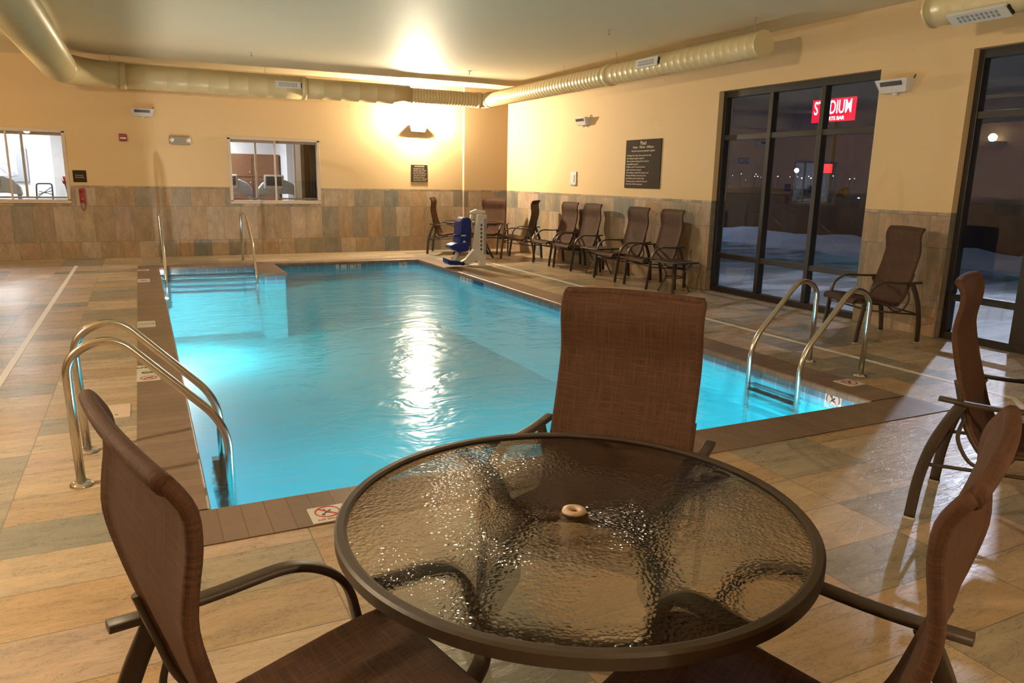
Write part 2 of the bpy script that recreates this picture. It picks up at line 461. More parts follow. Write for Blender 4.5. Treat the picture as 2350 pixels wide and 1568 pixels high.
# ------------------------------------------------------------------ the room shell
def wall_grid(plane, p0, p1, a0, a1, z0, z1, holes):
    """wall slab between p0 and p1 on its axis, spanning a0..a1, with rectangular holes (a0,a1,z0,z1)"""
    mb = MB()
    As = sorted({a0, a1, *[h[0] for h in holes], *[h[1] for h in holes]}); Zs = sorted({z0, z1, *[h[2] for h in holes], *[h[3] for h in holes]})
    As = [a for a in As if a0 <= a <= a1]; Zs = [q for q in Zs if z0 <= q <= z1]
    nA, nZ = len(As)-1, len(Zs)-1
    solid = [[not any(h[0] <= (As[i]+As[i+1])/2 <= h[1] and h[2] <= (Zs[j]+Zs[j+1])/2 <= h[3] for h in holes) for j in range(nZ)] for i in range(nA)]
    V = {}
    def v(p, a, z):
        k = (p, a, z)
        if k not in V: V[k] = mb.bm.verts.new((a, p, z) if plane == 'y' else (p, a, z))
        return V[k]
    for i in range(nA):
        for j in range(nZ):
            if not solid[i][j]: continue
            A0, A1, Q0, Q1 = As[i], As[i+1], Zs[j], Zs[j+1]
            for p in (p0, p1): mb.face([v(p, A0, Q0), v(p, A1, Q0), v(p, A1, Q1), v(p, A0, Q1)])
            for di, dj, e in ((-1, 0, ((A0, Q0), (A0, Q1))), (1, 0, ((A1, Q0), (A1, Q1))), (0, -1, ((A0, Q0), (A1, Q0))), (0, 1, ((A0, Q1), (A1, Q1)))):
                ii, jj = i+di, j+dj
                if 0 <= ii < nA and 0 <= jj < nZ and solid[ii][jj]: continue
                mb.face([v(p0, *e[0]), v(p0, *e[1]), v(p1, *e[1]), v(p1, *e[0])])
    return mb
WIN1 = (-2.72, -1.11, 1.01, 2.17); WIN2 = (1.55, 3.17, 1.01, 2.17)
struct(wall_grid('y', B, B+.22, XL-.2, XR+.25, 0, CE, [WIN1, WIN2]), 'wall_back', 'wall')
D1 = (5.83, 8.367, 0, 2.742); D2 = (.9, 4.828, 0, 2.812)
struct(wall_grid('x', XR, XR+.25, YF-.2, B, 0, CE, [D1, D2]), 'wall_right', 'wall')
struct(wall_grid('x', XL-.2, XL, YF-.2, B, 0, CE, []), 'wall_left', 'wall')
struct(wall_grid('y', YF-.2, YF, XL, XR, 0, CE, []), 'wall_front', 'wall')
struct(MB().b2(6.22, XR, B-.085, B, 0, CE), 'wall_pilaster', 'wall')
struct(MB().b2(XL-.2, XR+.25, YF-.2, B+.22, CE, CE+.15), 'ceiling', 'ceiling')
FX0, FX1, FY0, FY1 = PX0-CW, PX1+CR, PY0-CF, PY1+CB
fl = MB()
for x0, x1, y0, y1 in ((XL, FX0, YF, B), (FX1, XR+.10, YF, B), (FX0, FX1, YF, FY0), (FX0, FX1, FY1, B)):
    fl.b2(x0, x1, y0, y1, -.2, 0)
struct(fl, 'floor', 'floor')
struct(MB().b2(XR-.0, XR+.25, *D1[:2], -.2, -.001), 'trim_1', 'bronze')

# interior windows to the gym
def gym_window(n, x0, x1, z0, z1, mull, inner_x):
    w = bpy.data.objects.new('window_%d' % n, None); C.objects.link(w); w['kind'] = 'structure'; w.location = (0, 0, 0)
    f = MB(); t = .055
    f.b2(x0-.035, x1+.035, B-.022, B+.06, z0-.045, z0+.02); f.b2(x0-.035, x1+.035, B-.022, B+.06, z1-.03, z1+.03)
    f.b2(x0-.035, x0+.02, B-.022, B+.06, z0, z1); f.b2(x1-.02, x1+.035, B-.022, B+.06, z0, z1)
    f.build('window_frame', 'wframe', w, bevel=.004)
    m = MB()
    for xm in mull: m.b2(xm-.014, xm+.014, B+.0, B+.05, z0, z1)
    m.build('mullion', 'wframe', w)
    g = MB(); g.b2(x0, x1, B+.022, B+.028, z0, z1); g.build('pane', 'glass', w)
    i = MB(); zi0, zi1 = z0+.06, z1-.07
    for xm in inner_x: i.b2(xm-.018, xm+.018, B+.20, B+.25, zi0, zi1)
    i.b2(x0, x1, B+.20, B+.25, zi0-.03, zi0+.0); i.b2(x0, x1, B+.20, B+.25, zi1, zi1+.09)
    i.build('inner_frame', 'wframe', w)
    s = MB(); s.b2(x0, x1, B+.06, B+.22, z0-.002, z0+.012); s.build('window_sill', 'bronze', w)
gym_window(1, *WIN1, (-1.93,), (-1.735,)); gym_window(2, *WIN2, (2.36,), (2.035, 2.76))

# storefront glazing on the right wall
def storefront(name, y0, y1, z1, mull, rails, heavy=()):
    w = bpy.data.objects.new(name, None); C.objects.link(w); w['kind'] = 'structure'
    xa, xb = XR+.085, XR+.185
    f = MB(); f.b2(xa, xb, y0, y1, z1-.085, z1); f.b2(xa, xb, y0, y1, 0, .075)
    f.b2(xa, xb, y0, y0+.06, .075, z1-.085); f.b2(xa, xb, y1-.06, y1, .075, z1-.085)
    f.build('frame', 'bronze', w, bevel=.003)
    ys = [y0+.06]+sorted(mull)+[y1-.06]
    for m in mull:
        hw = .075 if m in heavy else .032
        MB().b2(xa, xb, m-hw, m+hw, .075, z1-.085).build('mullion', 'bronze', w, bevel=.003)
    for r in rails:
        q = MB()
        for a, b in zip(ys, ys[1:]):
            q.b2(xa+.01, xb-.01, a, b, r-.035, r+.035)
        q.build('transom', 'bronze', w, bevel=.003)
    zs = [.075]+list(rails)+[z1-.085]
    for a, b in zip(ys, ys[1:]):
        for c, d in zip(zs, zs[1:]):
            MB().b2(xa+.045, xa+.051, a, b, c, d).build('pane', 'glass', w)
    return w
storefront('window_3', D1[0], D1[1], D1[3], [6.655, 7.478], [.515, 2.13])
storefront('door_1', D2[0], D2[1], D2[3], [4.06, 3.05, 2.0], [.43, 2.205], heavy=(4.06, 3.05))

# deck drains
dr = MB(); dr.b2(-1.05, -1.0, 1.2, 14.0, -.01, .0025)
tag(dr.build('deck_drain', 'drain'), 'long white slot drain in the tile deck left of the pool', 'drain')
dr = MB(); dr.b2(5.675, 5.73, 3.12, 13.6, -.01, .0025)
dr.prism([(5.675, 3.12), (5.73, 3.12), (5.28, 2.67), (5.22, 2.71)], 'z', -.01, .0025)
tag(dr.build('deck_drain', 'drain'), 'white slot drain in the deck between the pool and the glass doors', 'drain')
sk = thing('skimmer_lid', (-.245, 5.255, 0), 0, 'pale rectangular skimmer lid set in the deck by the left ladder', 'lid')
MB().box((0, 0, .002), (.16, .30, .006), bev=.001).build('lid_plate', 'cream', sk)
MB().lathe([(0, .008), (.010, .008), (.010, .003), (0, .003)], 16).build('screw', 'steel', sk, loc=(0, -.09, 0))

# ------------------------------------------------------------------ swimming pool
pool = thing('swimming_pool', (0, 0, 0), 0, 'rectangular indoor swimming pool with brown brick coping and blue waterline tile', 'swimming pool')
ZB = -1.05
BX0, BX1, BY0 = 1.62, 2.0, 12.12           # the short wall beside the entry steps
bs = MB()
bs.b2(PX0-.25, PX0, PY0-.25, PY1+.25, ZB, -.175); bs.b2(PX1, PX1+.25, PY0-.25, PY1+.25, ZB, -.175)
bs.b2(PX0, PX1, PY0-.25, PY0, ZB, -.175); bs.b2(PX0, PX1, PY1, PY1+.25, ZB, -.175)
bs.b2(PX0-.25, PX1+.25, PY0-.25, PY1+.25, ZB-.2, ZB); bs.b2(BX0+.03, BX1-.03, BY0+.03, PY1, ZB, -.175)
bs.build('basin', 'plaster', pool)
tb = MB(); q = .012
tb.b2(PX0-.2, PX0+.0, PY0-.2, PY1+.2, -.175, -.035); tb.b2(PX1, PX1+.2, PY0-.2, PY1+.2, -.175, -.035)
tb.b2(PX0, PX1, PY0-.2, PY0, -.175, -.035); tb.b2(PX0, PX1, PY1, PY1+.2, -.175, -.035); tb.b2(BX0+.03, BX1-.03, BY0+.03, PY1, -.175, -.035)
tb.build('waterline_tile', 'ptile', pool)
def coping_strip(x0, x1, y0, y1, mat, inner):
    z0, z1, r = -.045, .006, .024
    arc = lambda e, d: [(e-d*r+d*r*math.sin(a), z1-r+r*math.cos(a)) for a in [PI/2*k/6 for k in range(7)]]
    m = MB()
    if mat == 'cop_y':
        a, b, e0, e1 = y0, y1, x0, x1
        sec = [(e0, z0)]+([(e0, z1)]if inner != -1 and inner != 0 else arc(e0, -1)[::-1])+(arc(e1, 1) if inner != -1 else [(e1, z1)])+[(e1, z0)]
        m.prism([(p[0], p[1]) for p in sec], 'y', a, b)
    else:
        a, b, e0, e1 = x0, x1, y0, y1
        sec = [(e0, z0)]+([(e0, z1)] if inner == 1 else arc(e0, -1)[::-1])+(arc(e1, 1) if inner == 1 else [(e1, z1)])+[(e1, z0)]
        m.prism([(p[0], p[1]) for p in sec], 'x', a, b)
    return m.build('coping', mat, pool)
n = .035
coping_strip(FX0, PX0+n, PY0+n-.002, PY1-n+.002, 'cop_y', 1); coping_strip(PX1-n, FX1, PY0+n-.002, PY1-n+.002, 'cop_y', -1)
coping_strip(FX0, FX1, FY0, PY0+n, 'cop_x', 1); coping_strip(FX0, FX1, PY1-n, FY1, 'cop_x', -1)
coping_strip(BX0, BX1, BY0, PY1-n, 'cop_y', 0)
for i in range(4):
    y = (13.30, 13.10, 12.92, 12.76)[i]; z = (-.15, -.22, -.28, -.34)[i]
    st = MB().b2(PX0, BX0+.03, y, PY1, ZB, z).build('entry_step', 'plaster', pool)
    MB().b2(PX0, BX0+.03, y-.003, y+.03, z-.02, z+.003).build('step_edge', 'stepnose', st)
def pool_light(x, y, ax, sgn, e, z=-.42, col=(.80, .97, 1.0)):
    """round light let into a pool wall: ax = axis it looks along"""
    rot = Matrix.Rotation(PI/2*sgn, 4, 'Y') if ax == 'x' else Matrix.Rotation(-PI/2*sgn, 4, 'X')
    m = Matrix.Translation((x, y, z)) @ rot
    l = MB().lathe([(0, .006), (.08, .008), (.115, .0), (.115, -.01)], 32, m).build('pool_light', 'plight', pool)
    MB().lathe([(.115, -.005), (.115, .012), (.14, .012), (.145, -.005)], 32, m).build('light_ring', 'chrome', l)
    d = .03*sgn
    lamp('POINT', (x+(d if ax == 'x' else 0), y+(d if ax == 'y' else 0), z), e, col, .03, None, pool)
pool_light(PX0, 11.0, 'x', 1, 850, -.34, (1.0, .98, .95)); pool_light(1.1, PY0, 'y', 1, 105, -.34); pool_light(2.5, PY0, 'y', 1, 170, -.34); pool_light(4.0, PY0, 'y', 1, 70, -.34)  # left-wall light, then unseen near-wall ones added to brighten the water
def no_diving(parent, name='symbol'):
    """red ring with bar and diving figure, flat in local xy"""
    r = MB(); r.lathe([(.040, .0), (.040, .0012), (.047, .0012), (.047, 0)], 32)
    r.box((0, 0, .0008), (.088, .008, .0012), Matrix.Rotation(-.8, 3, 'Z')); s = r.build(name, 'markred', parent)
    f = MB(); f.box((0, .0, .0005), (.034, .008, .0008), Matrix.Rotation(.7, 3, 'Z')); f.box((.008, -.012, .0005), (.024, .006, .0008), Matrix.Rotation(-.5, 3, 'Z'))
    f.lathe([(0, .0009), (.007, .0009), (.007, 0)], 12, Matrix.Translation((-.018, -.020, 0))); f.box((-.008, .014, .0005), (.022, .005, .0008), Matrix.Rotation(1.7, 3, 'Z'))
    f.build('diver_figure', 'markblk', s)
    return s
def marker(loc, rot, w, h, items, name='depth_marker', txt=None, sc=1.0):
    """white marker tile: items = list of (kind, value, u, v, size)"""
    o = MB().box((0, 0, 0), (w, h, .006), bev=.001).build(name, 'tilewhite', pool, loc=loc, rot=rot)
    for kd, val, u, v, sz in items:
        if kd == 'nd':
            s = no_diving(o); s.location = (u, v, .0032); s.scale = (sz, sz, 1)
        else:
            text(val, sz, (u, v, .0036), (0, 0, 0), 'markblk' if kd == 't' else 'markred', o, name='number', bold=.0015 if sz > .05 else 0)
    return o
RB = (PI/2, 0, 0); RR = (PI/2, 0, -PI/2); RBACK = (PI/2, 0, 0)
yb = PY1-.004; zt = -.085
marker((3.30, yb, zt), RBACK, .46, .13, [('t', '3', -.16, 0, .12), ('t', 'FT', -.085, .03, .05), ('t', '0', .0, 0, .12), ('t', 'IN', .07, .03, .05), ('nd', 0, .16, 0, 1.2)])
marker((4.34, yb, zt), RBACK, .15, .13, [('nd', 0, 0, 0, 1.25)])
xr_ = PX1-.004
marker((xr_, 11.12, zt), RR, .46, .13, [('t', '5', -.15, 0, .12), ('t', 'FT', -.085, .03, .05), ('t', '0', .0, 0, .12), ('nd', 0, .15, 0, 1.2)])
marker((xr_, 7.95, zt), RR, .15, .13, [('nd', 0, 0, 0, 1.25)])
marker((xr_, 3.82, zt), RR, .155, .15, [('nd', 0, 0, 0, 1.35)])
MB().box((xr_+.002, 10.62, -.10), (.01, .36, .14), bev=.002).build('skimmer_opening', 'skim', pool)
TOP = .0075
marker((.66, 3.195, TOP), (0, 0, 0), .165, .165, [('nd', 0, 0, .02, 1.25), ('r', 'NO DIVING', 0, -.058, .022)])
marker((-.045, 8.30, TOP), (0, 0, 0), .165, .33, [('t', 'NO DIVING', 0, 0, .028)])
marker((-.05, 6.38, TOP), (0, 0, PI/2), .16, .16, [('t', '5', -.0, .04, .10), ('t', 'FT', .0, -.045, .05)])
marker((-.05, 6.21, TOP), (0, 0, PI/2), .16, .16, [('t', '0', -.0, .0, .12)])
marker((-.05, 6.04, TOP), (0, 0, PI/2), .16, .16, [('nd', 0, 0, 0, 1.25)])
marker((-.05, 11.75, TOP), (0, 0, 0), .16, .33, [('nd', 0, 0, 0, 1.25)])
marker((-.05, 13.05, TOP), (0, 0, 0), .16, .16, [('nd', 0, 0, 0, 1.25)])
marker((4.88, 3.89, TOP), (0, 0, -PI/2), .165, .165, [('nd', 0, 0, .0, 1.3)])
marker((4.84, 8.0, TOP), (0, 0, -PI/2), .33, .15, [('t', 'NO DIVING', 0, 0, .035)])
wt = MB(); NX, NY = 1, 1
for (a, b, c, d) in ((PX0, BX0+.03, PY0, PY1), (BX0+.03, BX1-.03, PY0, BY0+.03), (BX1-.03, PX1, PY0, PY1)):
    vs = [wt.bm.verts.new(p) for p in ((a, c, WATER), (b, c, WATER), (b, d, WATER), (a, d, WATER))]; wt.face(vs)
wo = wt.build('pool_water', 'water', ); 
for p_ in wo.data.polygons:
    if p_.normal.z < 0: p_.flip()
tag(wo, 'glowing turquoise water filling the swimming pool', 'water', kind='stuff')

# ladders
def ladder(x_wall, y0, y1, side, label, nm='pool_ladder'):
    """side=+1: deck is at larger x"""
    L = thing(nm, (x_wall, (y0+y1)/2, 0), 0, label, 'ladder'); d = side; h = (y1-y0)/2
    for sgn in (-1, 1):
        pth = arc_corner([(.555*d, sgn*h, .0), (.57*d, sgn*h, .66), (.36*d, sgn*h, .745), (-.135*d, sgn*h, .225), (-.135*d, sgn*h, -.85)], .16, 10)
        g = MB().tube(pth, .0215, 16).build('grab_rail', 'steel', L)
        MB().lathe([(.0, .022), (.028, .022), (.045, .016), (.056, .004), (.056, 0), (0, 0)], 28).build('escutcheon', 'chrome', g, loc=(.556*d, sgn*h, .002))
    for z in (-.16, -.33, -.50):
        MB().box((-.115*d, 0, z), (.085, 2*h-.02, .026), bev=.005).build('tread', 'black', L)
        
    return L
ladder(4.608, 4.02, 4.55, 1, 'stainless pool ladder at the right edge, before the chair and the glass doors')
ladder(.185, 4.02, 4.52, -1, 'stainless pool ladder at the left edge, beside the nearest brown chair')
# stair hand rails
def handrail(x, label):
    L = thing('stair_handrail', (x, 13.96, 0), 0, label, 'handrail', None)
    pth = arc_corner([(0, 0, 0), (0, 0, .85), (0, -.70, .86), (0, -1.42, .40), (0, -1.75, -.12), (0, -1.75, -.5)], .09, 8)
    MB().tube(pth, .021, 14).build('rail', 'steel', L)
    MB().lathe([(.0, .02), (.03, .02), (.05, .006), (.05, 0), (0, 0)], 24).build('escutcheon', 'chrome', L)
handrail(.25, 'steel handrail at the left side of the pool entry steps')
handrail(1.55, 'steel handrail at the right side of the entry steps, by the brick ledge')

# ------------------------------------------------------------------ sling chairs
PROF_SEAT = [(.372, .385), (.378, .405), (.365, .425), (.32, .437), (.22, .430), (.10, .412), (0, .395), (-.055, .388), (-.09, .395)]
PROF_BACK = [(-.09, .395), (-.112, .412), (-.135, .45), (-.157, .50), (-.187, .60), (-.217, .70), (-.243, .80), (-.259, .885), (-.255, .95), (-.246, 1.01), (-.248, 1.065), (-.268, 1.105), (-.279, 1.117)]
def sling(prof, w, top_bow=0., bot_round=False):
    P = bez([(0, y, z) for y, z in prof], 3); L = len(P)
    bm = bmesh.new(); uvl = bm.loops.layers.uv.new('UVMap')
    r = .0125; th = .004
    xs = [(-w, 0)]
    sec = []          # section loop: (x, n)
    for a in range(0, 7): sec.append((w-r+r*math.sin(a*PI/6), r*math.cos(a*PI/6)))
    inner = [(w-2.2*r, -th), (w*.6, -th), (w*.2, -th), (-w*.2, -th), (-w*.6, -th), (-(w-2.2*r), -th)]
    sec += inner
    for a in range(0, 7): sec.append((-(w-r+r*math.sin((6-a)*PI/6)), r*math.cos((6-a)*PI/6)-0)) if False else None
    sec = []
    half = 7
    for a in range(half): # right hem
        sec.append((w-r+r*math.cos(PI/2-a*PI/(half-1)), r*math.sin(PI/2-a*PI/(half-1))))
    for x in (w-2.2*r, w*.62, w*.22, -w*.22, -w*.62, -(w-2.2*r)): sec.append((x, -th))
    for a in range(half): # left hem
        sec.append((-(w-r)+r*math.cos(-PI/2-a*PI/(half-1)), r*math.sin(-PI/2-a*PI/(half-1))))
    for x in (-(w-2.2*r), -w*.62, -w*.22, w*.22, w*.62, w-2.2*r): sec.append((x, th))
    rings = []; s = 0.
    for i, p in enumerate(P):
        if i: s += (p-P[i-1]).length
        t = (P[min(i+1, L-1)]-P[max(i-1, 0)]).normalized(); nrm = Vector((0, -t.z, t.y))  # normal
        k = 1.
        e = (L-1-i)
        if top_bow and e < 4: k = 1-.045*(1-e/4)**2
        bow = top_bow*max(0, (i-(L-14))/13)**1.6 if top_bow else 0
        ring = []
        for (x, n_) in sec:
            q = Vector((x*k, p.y, p.z))+nrm*n_
            f = 1-(x/w)**2
            q += Vector((0, -bow*f*.8, bow*f*.35))
            if not top_bow: q += Vector((0, 0, -.010*f*math.sin(PI*i/(L-1))))
            ring.append((bm.verts.new(q), x, s))
        rings.append(ring)
    n_ = len(sec)
    def mk(vs):
        try: f = bm.faces.new([v[0] for v in vs])
        except ValueError: return
        f.smooth = True
        for l, v in zip(f.loops, vs): l[uvl].uv = (v[1], v[2])
    for i in range(L-1):
        for k in range(n_): mk([rings[i][k], rings[i][(k+1) % n_], rings[i+1][(k+1) % n_], rings[i+1][k]])
    for R_ in (rings[0], rings[-1]):
        # close the end as a strip between the upper and lower skin
        m_ = n_
        for k in range(0, 6):
            a, b, c, d = R_[k], R_[k+1], R_[(n_-k-2) % n_], R_[(n_-k-1) % n_]
        try:
            f = bm.faces.new([v[0] for v in R_]); f.smooth = True
            for l, v in zip(f.loops, R_): l[uvl].uv = (v[1], v[2])
        except ValueError: pass
    if top_bow:      # sewn sleeve round the top bar
        pts = []
        R_ = rings[-2]
        for j in range(17):
            x = -w*.95+2*w*.95*j/16; f = 1-(x/w)**2; p = P[-2]
            pts.append(Vector((x, p.y-top_bow*f*.8+.002, p.z+top_bow*f*.35-.004)))
        mb = MB(); mb.tube(pts, .0145, 10); base = {}
        for v in mb.bm.verts: base[v] = bm.verts.new(v.co)
        for f in mb.bm.faces:
            nf = bm.faces.new([base[v] for v in f.verts]); nf.smooth = True
            for l in nf.loops: l[uvl].uv = (l.vert.co.x, s+l.vert.co.y)
        mb.bm.free()
    return bm
def mesh_from(bm, name, mat, parent):
    bmesh.ops.recalc_face_normals(bm, faces=bm.faces[:])
    me = bpy.data.meshes.new(name); bm.to_mesh(me); bm.free(); me.materials.append(M[mat])
    o = bpy.data.objects.new(name, me); C.objects.link(o); o.parent = parent; return o
def make_chair():
    t = thing('sling_chair', (0, 0, 0), 0, '', 'chair')
    w = .270
    mesh_from(sling(PROF_SEAT, .268), 'seat', 'sling', t)
    mesh_from(sling(PROF_BACK, w, .020), 'backrest', 'sling', t)
    fr = MB()
    for s in (-1, 1):                                      # side rails that carry the sling
        pts = bez([(s*.262, y-.004, z-.014) for y, z in ((.35, .42), (.25, .43), (.1, .41), (0, .393), (-.055, .385), (-.098, .395), (-.158, .49), (-.19, .59), (-.222, .70))], 4)
        fr.tube(pts, .011, 8, up=Vector((1, 0, 0)))
    fr.tube([(-.285, .30, .405), (.285, .30, .405)], .010, 8); fr.tube([(-.285, -.02, .375), (.285, -.02, .375)], .010, 8)
    fr.build('seat_frame', 'frame', t)
    for s in (-1, 1):                                      # flat arm, curling down in front
        pts = arc_corner([(s*.315, -.275, .604), (s*.318, -.10, .596), (s*.318, .14, .612), (s*.315, .262, .53), (s*.302, .285, .395)], .12, 9)
        MB().tube(pts, 1, 14, sec=(.020, .0105)).build('armrest', 'frame', t)
    for s in (-1, 1):
        pts = bez([(s*.301, .285, .41), (s*.299, .298, .30), (s*.293, .318, .15), (s*.290, .330, .012)], 5)
        l = MB().tube(pts, 1, 12, sec=(.0115, .021), up=Vector((0, 1, 0))).build('leg', 'frame', t)
        MB().box((s*.290, .330, .006), (.026, .046, .012), bev=.002).build('glide', 'glide', l)
    for s in (-1, 1):
        pts = bez([(s*.312, -.185, .592), (s*.312, -.235, .49), (s*.306, -.283, .36), (s*.298, -.315, .20), (s*.291, -.330, .012)], 6)
        l = MB().tube(pts, 1, 12, sec=(.0115, .024), up=Vector((0, 1, 0))).build('leg', 'frame', t)
        MB().box((s*.291, -.330, .006), (.026, .052, .012), bev=.002).build('glide', 'glide', l)
    for s in (-1, 1):
        MB().tube([(s*.297, .292, .335), (s*.303, -.30, .285)], .009, 8).build('stretcher', 'frame', t)
        pts = bez([(s*.275, -.172, .52), (s*.290, -.185, .43), (s*.292, -.13, .335), (s*.290, -.06, .318), (s*.285, 0, .345), (s*.282, .03, .385)], 5)
        MB().tube(pts, .0085, 8, up=Vector((1, 0, 0))).build('brace', 'frame', t)
    MB().tube([(-.299, .292, .345), (.299, .292, .345)], .009, 8).build('stretcher', 'frame', t)
    MB().tube([(-.302, -.295, .29), (.302, -.295, .29)], .009, 8).build('stretcher', 'frame', t)
    return t
ch = make_chair(); GN = 'chairs round the near glass table'; GW = 'sling chairs lined along the right wall'; GC = 'chairs round the corner table'
ch.location = (.210, 1.345, 0); ch.rotation_euler = (0, 0, -1.341)
ch['label'] = 'nearest brown sling chair, left of the glass table, its back rounded towards us'; ch['group'] = GN
dup(ch, (1.078, .919, 0), .448, 'nearest brown sling chair on the right of the glass table, seen from behind', GN)
dup(ch, (1.362, 2.045, 0), 2.22, 'brown sling chair behind the glass table with its woven backrest facing us', GN)
dup(ch, (3.519, 1.896, 0), -2.71, 'brown sling chair seen side-on, beyond the right foreground chair')
dup(ch, (6.610, 5.107, 0), 1.254, 'single brown sling chair between the two glass doors')
for (x, y, a, lb) in ((6.789, 11.954, 1.602, 'wall chair nearest the corner table, first of the four in line'),
                      (6.786, 11.178, 1.586, 'second wall chair, between first wall chair and the far side table'),
                      (6.709, 9.716, 1.576, 'wall chair between the two small side tables, farther one'),
                      (6.714, 8.895, 1.532, 'wall chair beside the near side table, under the pool rules sign')):
    dup(ch, (x, y, 0), a, 'brown sling '+lb, GW)
dup(ch, (5.56, 14.40, 0), -2.10, 'brown sling chair on the left of the corner table, facing right', GC)
dup(ch, (6.45, 14.20, 0), 2.35, 'brown sling chair behind the corner table, facing the pool lift', GC)
dup(ch, (6.590, 12.99, 0), .83, 'brown sling chair right of the corner table, its dark back edge-on', GC)

# ------------------------------------------------------------------ glass tables
def make_table():
    t = thing('glass_table', (0, 0, 0), 0, '', 'table'); R, H = .603, .690
    MB().lathe([(R-.030, H-.004), (R-.022, H), (R-.006, H), (R, H-.006), (R, H-.032), (R-.006, H-.036), (R-.018, H-.036), (R-.030, H-.022), (R-.030, H-.004)], 160).build('rim', 'frame', t, flat=True)
    MB().lathe([(.024, H-.012), (R-.028, H-.012), (R-.028, H-.006), (.024, H-.006), (.024, H-.012)], 96).build('glass_top', 'rain', t)
    MB().lathe([(.012, H-.008), (.012, H), (.018, H+.003), (.030, H+.001), (.032, H-.005), (.020, H-.012), (.012, H-.008)], 32).build('umbrella_ring', 'cream', t, smooth=True)
    hub = MB()
    for k in range(4):
        a0 = math.radians(90*k); c, s = math.cos(a0), math.sin(a0)
        prof = arc_corner([(.572, H-.046), (.335, H-.052), (.275, .42), (.27, .36), (.50, .012)], .10, 8)
        pts = [(q.x*c, q.x*s, q.y) for q in [Vector((p[0], p[1])) for p in prof]]
        l = MB().tube(pts, 1, 12, sec=(.026, .012), up=Vector((-s, c, 0)).cross(Vector((c, s, 0)))).build('leg', 'frame', t)
        MB().box((0, 0, .006), (.055, .05, .012), bev=.002).build('glide', 'glide', l, loc=(.50*c, .50*s, 0), rot=(0, 0, a0))
    ring = []
    for k in range(40):
        a = 2*PI*k/40; rr = .268/(abs(math.cos(a))**1.25+abs(math.sin(a))**1.25)**(1/1.25)
        ring.append((rr*math.cos(a), rr*math.sin(a), .44))
    MB().tube(ring, 1, 10, sec=(.020, .014), closed=True).build('ring_brace', 'frame', t)
    return t
TABROT = math.radians(8)
tbl = make_table(); tbl.location = (.942, 1.525, 0); tbl.rotation_euler = (0, 0, TABROT); tbl['label'] = 'large round table with pebbled glass top in the foreground'
dup(tbl, (3.99, 1.42, 0), .3, 'round glass table cut off by the right frame edge')
dup(tbl, (5.83, 13.62, 0), .5, 'round glass table in the far corner behind the pool lift')
def make_side():
    t = thing('side_table', (0, 0, 0), 0, '', 'side table'); h, z = .235, .445
    MB().box((0, 0, z-.012), (2*h, 2*h, .024), bev=.008).build('tabletop', 'frame', t)
    for k in range(4):
        a0 = PI/4+PI/2*k; c, s = math.cos(a0), math.sin(a0)
        pts = bez([(.24*c, .24*s, z-.025), (.13*c, .13*s, .30), (.12*c, .12*s, .22), (.22*c, .22*s, .012)], 6)
        l = MB().tube(pts, 1, 10, sec=(.019, .009)).build('leg', 'frame', t)
        MB().box((0, 0, .004), (.04, .024, .008), bev=.001).build('glide', 'glide', l, loc=(.22*c, .22*s, 0), rot=(0, 0, a0))
    MB().tube([(.125*math.cos(2*PI*k/20), .125*math.sin(2*PI*k/20), .22) for k in range(20)], .008, 8, closed=True).build('ring_brace', 'frame', t)
    return t
sd = make_side(); sd.location = (6.62, 8.31, 0); sd.rotation_euler = (0, 0, .05); sd['label'] = 'low square side table at the near end of the wall chairs'; GS = 'low square side tables along the wall'; sd['group'] = GS
dup(sd, (6.72, 10.42, 0), .05, 'low square side table in the gap between the two pairs of wall chairs', GS)

# ------------------------------------------------------------------ sconces (wall lamps)
def sconce(loc, rz, label, lit, vis=True, power=0):
    """local: wall at y=0, lamp towards -y"""
    t = thing('wall_sconce', loc, rz, label, 'wall lamp', None)
    w0, w1, h, d0, d1 = .15, .19, .13, .09, .15
    m = MB(); v = m.bm.verts.new
    O = [(-w0, 0, -h/2), (w0, 0, -h/2), (w0, -d0, -h/2), (-w0, -d0, -h/2)]; T = [(-w1, 0, h/2), (w1, 0, h/2), (w1, -d1, h/2), (-w1, -d1, h/2)]
    k = .012; I = [(-w1+k, -k, h/2), (w1-k, -k, h/2), (w1-k, -d1+k, h/2), (-w1+k, -d1+k, h/2)]; J = [(x*.93, y*.9-.004, h/2-.05) for x, y, z in I]
    o, tt, i, j = [[v(p) for p in q] for q in (O, T, I, J)]
    m.face(o[::-1])
    for a in range(4):
        b = (a+1) % 4; m.face([o[a], o[b], tt[b], tt[a]]); m.face([tt[a], tt[b], i[b], i[a]]); m.face([i[a], i[b], j[b], j[a]])
    m.face(j)
    m.build('housing', 'white', t, bevel=.003)
    MB().box((0, -.075, h/2-.030), (.30, .10, .02), bev=.004).build('lamp_lens', 'lampon' if lit else 'lampoff', t)
    MB().lathe([(0, -.03), (.018, -.028), (.03, -.01), (.032, 0), (0, 0)], 20).build('mounting_knob', 'white', t, loc=(0, -.045, -h/2))
    if not lit:
        s = MB()
        for q in range(3): s.box((0, -d1+.004-.0, .048-.014*q), (.26-.02*q, .006, .004))
        MB().box((0, -.1335, .022), (.25, .012, .045), Matrix.Rotation(.42, 3, 'X')).build('dark_slot', 'lampoff', t)
        MB().tube([(w1-.02, -.02, h/2), (w1-.005, -.01, h/2+.04)], .006, 8).build('tilt_screw', 'bronze', t)
    if lit and power:
        lamp('POINT', (0, -.155, .150), power, WARM, .085, parent=t)
    return t
sconce((5.2, B, 2.49), 0, 'lit wall sconce on the back wall glowing above the small sign', True, power=800)
sconce((.14, B, 2.53), 0, 'unlit white sconce on the back wall above the fire alarm', False)
sconce((XR, 11.83, 2.54), -PI/2, 'unlit sconce on the right wall left of the pool rules sign', False)
